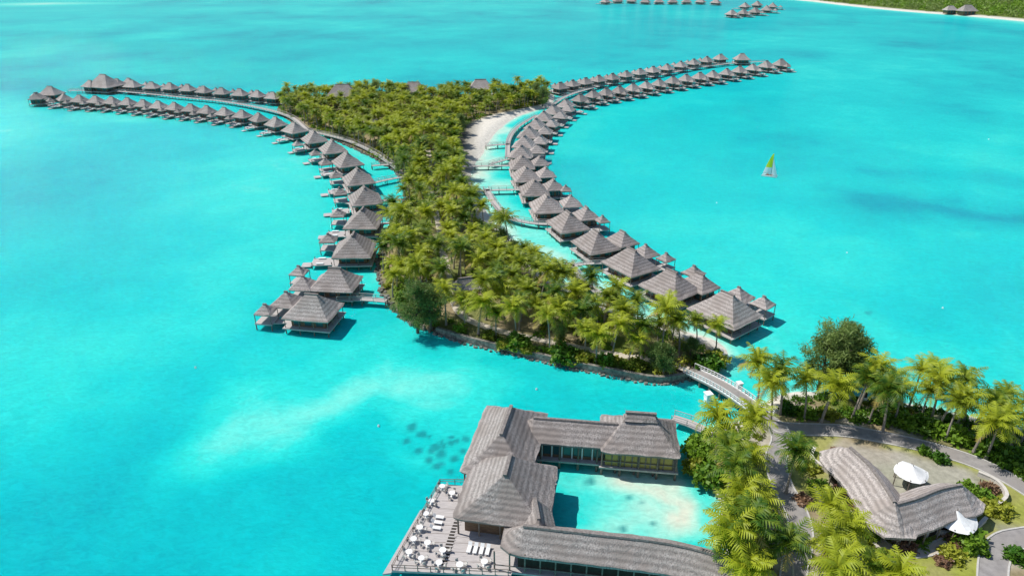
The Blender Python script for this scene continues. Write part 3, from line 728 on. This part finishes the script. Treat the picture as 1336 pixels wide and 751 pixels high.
def lounger_mesh():
    mb = MB(); mb.box(0, 0, .3, .42, 1.4, .65, 0, 0)
    mb.add([(.7, -.32, .42), (.7, .32, .42), (1.15, .32, .85), (1.15, -.32, .85), (.72, -.32, .32), (.72, .32, .32), (1.2, .32, .78), (1.2, -.32, .78)], [(0, 1, 2, 3), (7, 6, 5, 4), (0, 3, 7, 4), (1, 5, 6, 2), (3, 2, 6, 7)], 0)
    for x in (-.6, .6):
        for y in (-.28, .28): mb.box(x, y, 0, .3, .07, .07, 0, 0)
    o = mb.obj('sun_lounger', [M_cloth]); me = o.data; bpy.data.objects.remove(o); return me
LM = lounger_mesh()
tables = [(577,638),(590,647),(563,657),(556,674),(548,692),(540,707),(558,712),(534,724),(550,732),(573,738),(600,741),(632,737),(578,722)]
for a, b in tables:
    x, y = G(a, b, 1.58); linked('dining_table', TM, (x, y, 1.60), random.uniform(0, 6), random.uniform(.85, 1))
for k in range(4):
    x, y = G(612+k*8, 718+k*1, 1.58); linked('sun_lounger', LM, (x, y, 1.60), R(80), .85)
for k in range(3):
    x, y = G(570+k*2, 690-k*7, 1.58); linked('sun_lounger', LM, (x, y, 1.60), R(170), .85)
# ---------------------------------------------------------------- hotel pavilion (right)
def pavilion():
    mb = MB(); ms = [M_thatch, M_ridge, M_plaster, M_deck, M_post, M_glass, M_white, M_dark]
    c1 = GL([(1108,588),(1130,608),(1150,634),(1166,660)], 6.5)
    c2 = GL([(1166,660),(1195,652),(1225,640),(1254,634)], 6.5)
    sweep_roof(mb, resample(catmull(c1, 6), .8), 3.7, 4.2, 7.2); sweep_roof(mb, resample(catmull(c2, 6), .8), 3.4, 4.1, 6.8)
    for c in (c1, c2):
        p = resample(catmull(c, 6), .8)
        sweep(mb, p, [(-2.5, 1.2), (-2.5, 4.4), (2.5, 4.4), (2.5, 1.2)], 2)
        P, T, Nn = normals2d(p)
        for i in range(1, len(P)-1, 3):
            for s in (-1, 1):
                q = P[i]+Nn[i]*s*2.52; mb.box(q[0], q[1], 1.4, 3.6, 1.5, .12, math.atan2(T[i][1], T[i][0]), 7)
                q = P[i]+Nn[i]*s*3.2; mb.cyl((q[0], q[1], 1.2), (q[0], q[1], 4.2), .12, .12, 6, 4)
    mb.obj('reception_pavilion', ms)
pavilion()
def canopy(px, py, w, z0=3.6, z1=5.6, nm='canopy_tent'):
    mb = MB(); cx, cy = G(px, py, 4.2); n = 16; vs = []; R_ = w/2
    for k in range(7):
        t = k/6; r = R_*(1-t); z = z0+(z1-z0)*t**1.5
        for i in range(n):
            a = 2*math.pi*i/n; sc = 1-.10*abs(math.sin(a*2))*(1-t)
            vs.append((cx+r*sc*math.cos(a), cy+r*sc*math.sin(a), z+(-.15*abs(math.sin(a*2)) if k == 0 else 0)))
    fs = [(k*n+i, k*n+(i+1) % n, (k+1)*n+(i+1) % n, (k+1)*n+i) for k in range(6) for i in range(n)]
    mb.add(vs, fs, 0)
    for k in range(6):
        a = 2*math.pi*k/6; mb.cyl((cx+R_*.85*math.cos(a), cy+R_*.85*math.sin(a), 1.2), (cx+R_*.85*math.cos(a), cy+R_*.85*math.sin(a), z0+.1), .08, .08, 6, 1)
    mb.cyl((cx, cy, 1.2), (cx, cy, z1+.3), .08, .05, 6, 1)
    mb.obj(nm, [M_cloth, M_post])
canopy(1248, 670, 6.2, 3.4, 4.8); canopy(1190, 613, 5.2, 3.8, 5.0)
def gwall(pts):
    mb = MB(); p = resample(catmull(GL(pts, 1.2), 6), .8)
    sweep(mb, p, [(-.18, 1.0), (-.18, 2.0), (.18, 2.0), (.18, 1.0)], 0); sweep(mb, p, [(-.24, 2.0), (-.24, 2.1), (.24, 2.1), (.24, 2.0)], 0)
    mb.obj('garden_wall', [M_plaster])
gwall([(1062,588),(1058,600),(1072,612),(1090,622)]); gwall([(1275,620),(1300,632),(1312,650),(1300,662)]); gwall([(1208,684),(1225,698),(1262,698),(1285,680)])
gwall([(1062,640),(1072,655),(1090,665)])
def hut(px, py, w, rot=0, name='thatched_cottage', ze=4.4):
    mb = MB(); s = w*mpp(py, 5); x, y = G(px, py, ze+1.1)
    hip_roof(mb, x, y, s, s*.72, s*.4, ze, ze+s*.32, rot, 0, 1, m=6, n=5)
    mb.box(x, y, 1.1, ze+.4, s*.75, s*.5, rot, 2)
    for k in (-1, 0, 1):
        mb.box(x+k*s*.22*math.cos(rot)+s*.26*math.sin(rot), y+k*s*.22*math.sin(rot)-s*.26*math.cos(rot), 1.5, ze-.6, s*.14, .1, rot, 5)
    mb.obj(name, VM, (x, y, 0))
HUTS = [(607,368,38,.3,4.6),(447,121,40,.05,7.0),(540,116,34,-.1,7.0),(627,112,32,.1,7.0),(488,159,18,.2,6.0)]
for h in HUTS: hut(h[0], h[1], h[2], h[3], ze=h[4])

# ---------------------------------------------------------------- sailing boat
def sailboat():
    mb = MB(); cx, cy = G(1004, 230); L_ = 5.6
    for s in (-1, 1):
        pts = []
        for t, w, zt in ((0, .22, .45), (.3, .3, .45), (.7, .26, .5), (1, .03, .65)):
            x = (t-.5)*L_
            pts.append([(x, s*1.1-w, zt), (x, s*1.1-w*.6, -.1), (x, s*1.1+w*.6, -.1), (x, s*1.1+w, zt)])
        vs = [(cx+a, cy+b, c) for r in pts for a, b, c in r]; fs = []
        for i in range(3):
            for j in range(4): fs.append((i*4+j, i*4+(j+1) % 4, (i+1)*4+(j+1) % 4, (i+1)*4+j))
        fs += [(0, 1, 2, 3), (12, 13, 14, 15)]
        mb.add(vs, fs, 0)
    mb.box(cx-.3, cy, .48, .54, 2.4, 2.0, 0, 2)
    mb.cyl((cx+.4, cy, .5), (cx+.4, cy, 8.9), .07, .04, 6, 2); mb.cyl((cx+.4, cy, 1.1), (cx-2.2, cy-.6, 1.15), .05, .05, 6, 2)
    n = 8
    for lo, hi, mi in ((0, .3, 3), (.3, .75, 1), (.75, 1.0, 1)):
        vs = []; fs = []
        for i in range(n+1):
            t = lo+(hi-lo)*i/n; w = 2.7*(1-t)**.75+.15
            for j in range(5):
                u = j/4; vs.append((cx+.35-w*u, cy-.25*u-.35*math.sin(math.pi*u)*(1-t), 1.2+7.5*t))
        for i in range(n):
            for j in range(4): a = i*5+j; fs.append((a, a+1, a+6, a+5))
        mb.add(vs, fs, mi)
    vs = []; fs = []
    for i in range(n+1):
        t = i/n; w = 2.1*(1-t)
        for j in range(4):
            u = j/3; vs.append((cx+.5+w*u*.98, cy-.2*math.sin(math.pi*u), .9+6.2*t))
    for i in range(n):
        for j in range(3): a = i*4+j; fs.append((a, a+1, a+5, a+4))
    mb.add(vs, fs, 3)
    ob = mb.obj('sailing_catamaran', [M_white, M_sail, M_post, M_sailw], (cx, cy, 0)); ob.rotation_euler = (0, 0, R(-28))
    sk = bpy.data.meshes.new('sailor')
    V = [(0, 0, .1), (0, 0, .55), (0, 0, .72), (0, 0, .88), (.35, .1, .12), (.5, .1, -.2), (.35, -.1, .12), (.5, -.1, -.2), (.1, .22, .5), (.35, .22, .3), (.1, -.22, .5), (.35, -.22, .3)]
    E = [(0, 1), (1, 2), (2, 3), (0, 4), (4, 5), (0, 6), (6, 7), (1, 8), (8, 9), (1, 10), (10, 11)]
    sk.from_pydata(V, E, []); so = bpy.data.objects.new('sailor', sk); bpy.context.collection.objects.link(so)
    so.modifiers.new('s', 'SKIN'); rad = [.15, .16, .06, .12, .09, .05, .09, .05, .06, .04, .06, .04]
    for i, r in enumerate(rad): sk.skin_vertices[0].data[i].radius = (r, r)
    sk.skin_vertices[0].data[0].use_root = True; so.modifiers.new('u', 'SUBSURF').levels = 1
    sk.materials.append(two_tone('sailor_clothes', (.35, .08, .05), (.4, .1, .06), 2))
    so.location = (cx-.9, cy-.3, .5)
sailboat()
for a, b in ((494,556),(700,508),(1105,330),(1230,402),(935,265),(255,480),(1290,182)):
    mb = MB(); x, y = G(a, b); mb.cyl((x, y, -.2), (x, y, .2), .2, .2, 8, 0); mb.cyl((x, y, .2), (x, y, .42), .19, .06, 8, 0); mb.obj('mooring_buoy', [M_white], (x, y, 0))

# ---------------------------------------------------------------- vegetation
def quads_mesh(name, V, mats, mi, extra=None):
    n = len(V); me = bpy.data.meshes.new(name)
    vs = V.reshape(-1, 3).tolist(); fs = [(4*i, 4*i+1, 4*i+2, 4*i+3) for i in range(n)]; ms = list(mi)
    if extra:
        o = len(vs); vs += extra.v; fs += [tuple(o+i for i in f) for f in extra.f]; ms += extra.m
    me.from_pydata(vs, [], fs)
    for m in mats: me.materials.append(m)
    me.polygons.foreach_set('material_index', ms); me.update()
    return me
def palm_mesh(seed, h):
    r = random.Random(seed); mb = MB(); la = r.uniform(0, 6.28); lean = r.uniform(.3, 1.8)
    prev = None
    for k in range(8):
        t = k/7; p = Vector((math.cos(la)*lean*t*t, math.sin(la)*lean*t*t, h*t))
        if prev: mb.cyl(prev, p, .22-.09*(k-1)/7+(.12 if k == 1 else 0), .22-.09*t, 6, 0)
        prev = p
    top = prev; Q = []; mi = []
    nf = r.randint(18, 24)
    for i in range(nf):
        u = i/nf; az = i*2.39996+r.uniform(-.25, .25); el = R(78-105*u+r.uniform(-10, 10)); Lf = r.uniform(3.4, 4.7)*(.75+.25*min(1, u*3+.2))
        m = 2 if (u > .82 and r.random() < .6) else 1
        pos = top.copy(); ns = 12; drop = R(r.uniform(50, 90))
        side = Vector((-math.sin(az), math.cos(az), 0))
        for s in range(ns):
            t = s/ns; e = el-drop*t**1.3
            d = Vector((math.cos(az)*math.cos(e), math.sin(az)*math.cos(e), math.sin(e)))
            nxt = pos+d*Lf/ns; w = .05*(1-t)+.02
            Q.append([pos+side*w, nxt+side*w, nxt-side*w, pos-side*w]); mi.append(m)
            if t > .08:
                ll = (1.05*math.sin(math.pi*min(1, (.18+.82*t))**.9)+.25)*r.uniform(.85, 1.1)
                for sg in (-1, 1):
                    ld = (side*sg*.85+d*(.35+.5*t)-Vector((0, 0, 1))*r.uniform(.1, .6)).normalized()
                    tip = pos+ld*ll; wv = d*.14
                    Q.append([pos-wv, pos+wv, tip+wv*.25, tip-wv*.25]); mi.append(m)
            pos = nxt
    for k in range(5):
        a = r.uniform(0, 6.28); q = top+Vector((math.cos(a)*.3, math.sin(a)*.3, -.3)); mb.cyl(q, q+Vector((0, 0, .28)), .13, .1, 6, 2)
    return quads_mesh('coconut_palm', np.array([[tuple(p) for p in q] for q in Q]), [M_trunk, M_palm, M_dry], mi, mb)
PH = [7.5, 8.5, 9.5, 7.0, 8.8, 6.2, 8.0, 7.8]
PALMS = [palm_mesh(s+1, h) for s, h in enumerate(PH)]
def palm(x, y, z=1.1, sc=None, k=None):
    k = random.randrange(len(PALMS)) if k is None else k
    sc = sc or random.uniform(.74, 1.14)
    linked('coconut_palm', PALMS[k], (x, y, z), random.uniform(0, 6.28), sc, (random.uniform(-.06, .06), random.uniform(-.06, .06)))

def leaf_quads(C, size, drop=0.0, asp=.5, r=rng):
    n = len(C); d = r.normal(size=(n, 3)); d[:, 2] -= drop; d /= np.linalg.norm(d, axis=1)[:, None]
    e = np.cross(d, r.normal(size=(n, 3))); e /= np.linalg.norm(e, axis=1)[:, None]+1e-9
    s = size*r.uniform(.6, 1.3, n)[:, None]
    return np.stack([C-e*s*asp*.5, C+d*s-e*s*asp*.35, C+d*s+e*s*asp*.35, C+e*s*asp*.5], 1)
def casuarina_mesh(seed, h=12, w=4.2):
    r = np.random.default_rng(seed); mb = MB(); mb.cyl((0, 0, -.3), (.2, .1, h*.5), .38, .24, 8, 0); mb.cyl((.2, .1, h*.5), (0, 0, h*.93), .24, .05, 6, 0)
    Q = []
    for i in range(50):
        t = r.uniform(.18, 1.0); a = r.uniform(0, 6.28); rad = w*(math.sin(math.pi*min(1, .12+t*.82))**.7)*r.uniform(.35, 1.2)*(1.1-.35*t)
        b = Vector((.1, .05, h*t*.82)); e = Vector((math.cos(a)*rad, math.sin(a)*rad, h*t*.95+rad*.35))
        mb.cyl(b, e, .09, .025, 4, 0)
        for j in range(3):
            f = r.uniform(.45, 1.12); c = np.array(b.lerp(e, f)); n = 38
            C = c+r.normal(size=(n, 3))*np.array([.5, .5, .5])
            Q.append(leaf_quads(C, .6, .2, .2, r))
    Q = np.concatenate(Q)
    return quads_mesh('casuarina_tree', Q, [M_bark, M_casu], [1]*len(Q), mb)
CAS = [casuarina_mesh(s, h, w) for s, h, w in ((11, 12, 4.5), (12, 11, 3.6), (13, 13, 5.2))]
def bush_quads(x, y, z, rx, rz, n, r=rng, size=.34):
    v = r.normal(size=(n, 3)); v /= np.linalg.norm(v, axis=1)[:, None]; v[:, 2] = np.abs(v[:, 2])
    lump = 1+.28*np.sin(v[:, 0]*5+x)*np.cos(v[:, 1]*4+y)
    C = v*r.uniform(.6, 1.05, n)[:, None]*lump[:, None]*np.array([rx, rx, rz])+np.array([x, y, z])
    return leaf_quads(C, size, -.2, .75, r)
BUSH = []
for s in range(4):
    q = bush_quads(0, 0, 0, 1.4, 1.3, 620, np.random.default_rng(50+s), .36)
    for mt in (M_bush, M_bush2, M_bush3):
        tr = MB()
        for k in range(4): tr.cyl((0, 0, -.2), (math.cos(k*1.6)*.7, math.sin(k*1.6)*.7, .8), .06, .03, 4, 0)
        BUSH.append(quads_mesh('shrub', q, [M_bark, mt], [1]*len(q), tr))
def shrub(x, y, sc, kind=0): linked('shrub', BUSH[random.randrange(4)*3+kind], (x, y, 1.1), random.uniform(0, 6), (sc, sc, sc*random.uniform(.7, 1.1)))

def poisson(poly, dmin, inset, tries, avoid=(), seed=1):
    r = np.random.default_rng(seed); A = np.array(poly); lo, hi = A.min(0), A.max(0)
    C = r.uniform(lo, hi, (tries, 2)); ok = sdist(C, poly) > inset
    for path, dd in avoid:
        ok &= seg_dist(C, path, False) > dd
    C = C[ok]; out = []
    cell = {}
    for p in C:
        k = (int(p[0]//dmin), int(p[1]//dmin)); bad = False
        for i in (-1, 0, 1):
            for j in (-1, 0, 1):
                for q in cell.get((k[0]+i, k[1]+j), ()):
                    if (p[0]-q[0])**2+(p[1]-q[1])**2 < dmin*dmin: bad = True
        if not bad: cell.setdefault(k, []).append(p); out.append(p)
    return out
hutp = []
for h in HUTS:
    c = np.array(G(h[0], h[1], h[4]+1.1)); r_ = h[2]*mpp(h[1], 5)*.42
    hutp.append(([tuple(c), tuple(c+np.array([0, -7.0]))], 3.0+r_*.5))
pts = poisson(VEG, 3.3, .6, 26000, [(FP_main, 1.7)]+hutp, 3)
cas_px = [(545,432,0,1.0),(562,428,2,.8),(556,418,1,.8),(865,489,1,.62),(855,480,1,.55),(700,134,0,.9),(708,138,2,.8),(690,136,1,.8),(601,176,0,.8),(590,170,1,.7),(490,130,2,.8),(478,132,0,.7),
          (656,330,1,.65),(670,340,0,.5),(650,338,2,.5),(585,135,1,.6),(575,205,0,.6),(550,212,1,.55),(520,226,0,.5),(400,150,1,.5),(596,200,1,.6),(655,132,0,.6),(565,132,2,.6),(730,450,1,.5),(900,470,0,.45),(680,127,0,.7),(665,130,1,.7),(530,300,1,.6),(540,330,0,.5)]
for a, b, k, s in cas_px:
    x, y = G(a, b, 1.1); linked('casuarina_tree', CAS[k], (x, y, 1.0), random.uniform(0, 6), s)
cpos = [np.array(G(a, b, 1.1)) for a, b, k, s in cas_px]
np_ = 0
for p in pts:
    if min(np.hypot(*(p-c)) for c in cpos) < 2.4: continue
    dn = vnoise(np.array([p[0]]), np.array([p[1]]), 11, 22)[0]
    if dn < .17: continue
    sc = random.uniform(.74, 1.14)*(.86 if p[1] > 300 else 1.0)
    palm(p[0], p[1], sc=sc); np_ += 1
print('palms', np_)
Qs = []
for p in poisson(VEG, 1.9, .1, 16000, [(FP_main, 1.2)]+hutp, 5):
    if vnoise(np.array([p[0]]), np.array([p[1]]), 9, 31)[0] < .34: continue
    s = random.uniform(.7, 1.7); Qs.append(bush_quads(p[0], p[1], 1.0, s, s*random.uniform(.6, 1.1), 70, rng, .5))
Qs = np.concatenate(Qs)
def add_mass(name, Qs, mats, frac, blk):
    k = np.repeat(rng.random(len(Qs)//blk+1) < frac, blk)[:len(Qs)].astype(int)
    ob = bpy.data.objects.new(name, quads_mesh(name, Qs, mats, k)); bpy.context.collection.objects.link(ob)
add_mass('undergrowth', Qs, [M_bush, M_bush2], .4, 70)
for a, b, s, k in [(675,450,2.0,0),(690,458,1.2,1),(735,466,2.1,0),(760,470,1.4,1),(640,440,1.2,1),(830,478,1.5,1),(925,478,2.0,0),(935,470,1.6,1),(600,432,1.1,0),(790,474,1.4,0),(655,452,1.0,1)]:
    shrub(*G(a, b, 1.1), s, k)

crowns = [(943,552),(975,548),(962,575),(980,592),(955,612),(972,625),(960,650),(985,645),(945,672),(968,680),(985,692),(960,712),(985,720),(975,745),(995,750),(945,700),
 (1060,604),(1090,668),(1110,690),(1072,735),(1088,752),(1115,745),(1082,700),(1138,722),(1160,752),
 (1015,485),(1035,505),(1060,500),(1085,497),(1105,507),(1125,495),(1145,510),(1165,490),(1180,508),(1200,485),(1215,505),(1232,496),(1250,528),(1262,512),(1285,522),(1300,535),(1315,550),(1330,565),(1300,512),(1325,522),
 (1135,478),(1220,476),(1275,500),(1345,545),(1030,480),(1190,520),(1240,515)]
for a, b in crowns:
    k = random.randrange(len(PALMS)); sc = random.uniform(.84, 1.1); h = PH[k]*sc+1.0
    x, y = G(a, b, h)
    if seg_dist(np.array([[x, y]]), RD2, False)[0] < 2.4 or seg_dist(np.array([[x, y]]), RD1, False)[0] < 2.2: y += 2.5; x -= 1.5
    palm(x, y, 1.05, sc, k)
for a, b, k, s in [(1085,508,2,1.1),(1105,512,0,1.0),(1068,506,0,1.0),(1095,500,1,1.15),(1130,516,1,.7)]:
    x, y = G(a, b, 1.1); linked('casuarina_tree', CAS[k], (x, y, 1.0), random.uniform(0, 6), s)
for a, b, s, k in [(912,588,1.9,0),(922,625,1.8,0),(915,600,1.4,0),(905,612,1.2,1),(1055,612,1.2,1),(1070,640,1.2,0),(1098,645,1.0,2),(1112,660,1.1,2),(1225,600,1.0,0),(1262,640,1.1,0),(1282,650,1.1,0),(1300,668,1.5,1),
    (1265,712,1.7,0),(1250,705,1.3,2),(1240,725,1.2,1),(1195,706,1.1,0),(1180,716,1.0,2),(1325,728,1.2,0),(1210,560,1.9,0),(1180,554,1.6,0),(1240,570,1.8,0),(1270,580,1.9,0),(1300,594,2.0,0),(1325,606,1.9,0),(1150,549,1.5,0),
    (1115,545,1.4,0),(1080,543,1.3,1),(1050,541,1.4,0),(1030,538,1.1,0),(1345,618,2,0),(1092,595,1,2),(1130,700,1.1,0),(1150,735,1.4,1),(1168,700,.9,0),(1205,590,.8,0),(1050,655,1,2),(1290,640,.9,2),(1140,660,.8,0),(1100,620,.8,0),(1230,735,.8,2)]:
    shrub(*G(a, b, 1.1), s, k)
green = GL([(900,575),(940,560),(985,552),(998,600),(1005,640),(1022,690),(1015,760),(1000,900),(975,770),(958,715),(948,660),(925,620)])
Qs = []
for poly, seed in ((green, 8), (GL([(1010,525),(1085,520),(1150,528),(1220,540),(1336,570),(1400,600),(1400,645),(1336,610),(1240,574),(1150,552),(1060,548),(1020,543)]), 9),
                   (GL([(1060,705),(1120,695),(1165,730),(1190,800),(1060,800)]), 10)):
    for p in poisson(poly, 1.7, .4, 2500, ROADS, seed):
        s = random.uniform(.6, 1.4); Qs.append(bush_quads(p[0], p[1], 1.0, s, s*random.uniform(.6, 1.1), 170, rng, .34))
Qs = np.concatenate(Qs)
add_mass('garden_undergrowth', Qs, [M_bush, M_bush2], .35, 170)

Qs = []
for p in poisson(FAR, 8, 14, 20000, (), 15):
    if p[1] > 2500 or p[0] > 1500: continue
    s = random.uniform(4, 7.5); Qs.append(bush_quads(p[0], p[1], 1.5, s*1.1, s*1.6, 60, rng, 2.0))
Qs = np.concatenate(Qs)
add_mass('distant_forest', Qs, [M_casu, M_bush], .5, 60)
for a, b, w in ((1262,13,22), (1240,12,16)): hut(a, b, w, .1, 'beach_house', 6.0)

# ---------------------------------------------------------------- light, sky, camera
EL, AZ = R(55), R(-72)
sd = Vector((math.sin(AZ)*math.cos(EL), math.cos(AZ)*math.cos(EL), math.sin(EL)))
l = bpy.data.lights.new('sun', 'SUN'); l.energy = 5.0; l.angle = R(.53); l.color = (1, .965, .91)
lo = bpy.data.objects.new('sun', l); lo.rotation_euler = sd.to_track_quat('Z', 'Y').to_euler(); lo.location = (0, 0, 200); bpy.context.collection.objects.link(lo)
w = bpy.data.worlds.new('World'); bpy.context.scene.world = w; w.use_nodes = True
sk = w.node_tree.nodes.new('ShaderNodeTexSky'); sk.sky_type = 'NISHITA'; sk.sun_disc = False; sk.sun_elevation = EL; sk.sun_rotation = AZ % (2*math.pi)
sk.dust_density = .4; sk.ozone_density = 1.5
bg = w.node_tree.nodes['Background']; w.node_tree.links.new(sk.outputs[0], bg.inputs['Color']); bg.inputs['Strength'].default_value = .12
cam = bpy.data.cameras.new('camera'); cam.lens = 24; cam.sensor_width = 36; cam.clip_end = 20000; cam.clip_start = .5
co = bpy.data.objects.new('camera', cam); co.location = (0, 0, H); co.rotation_euler = (math.pi/2-PITCH, 0, 0); bpy.context.collection.objects.link(co)
bpy.context.scene.camera = co
vs = bpy.context.scene.view_settings; vs.view_transform = 'Standard'; vs.look = 'None'; vs.exposure = 0; vs.gamma = 1
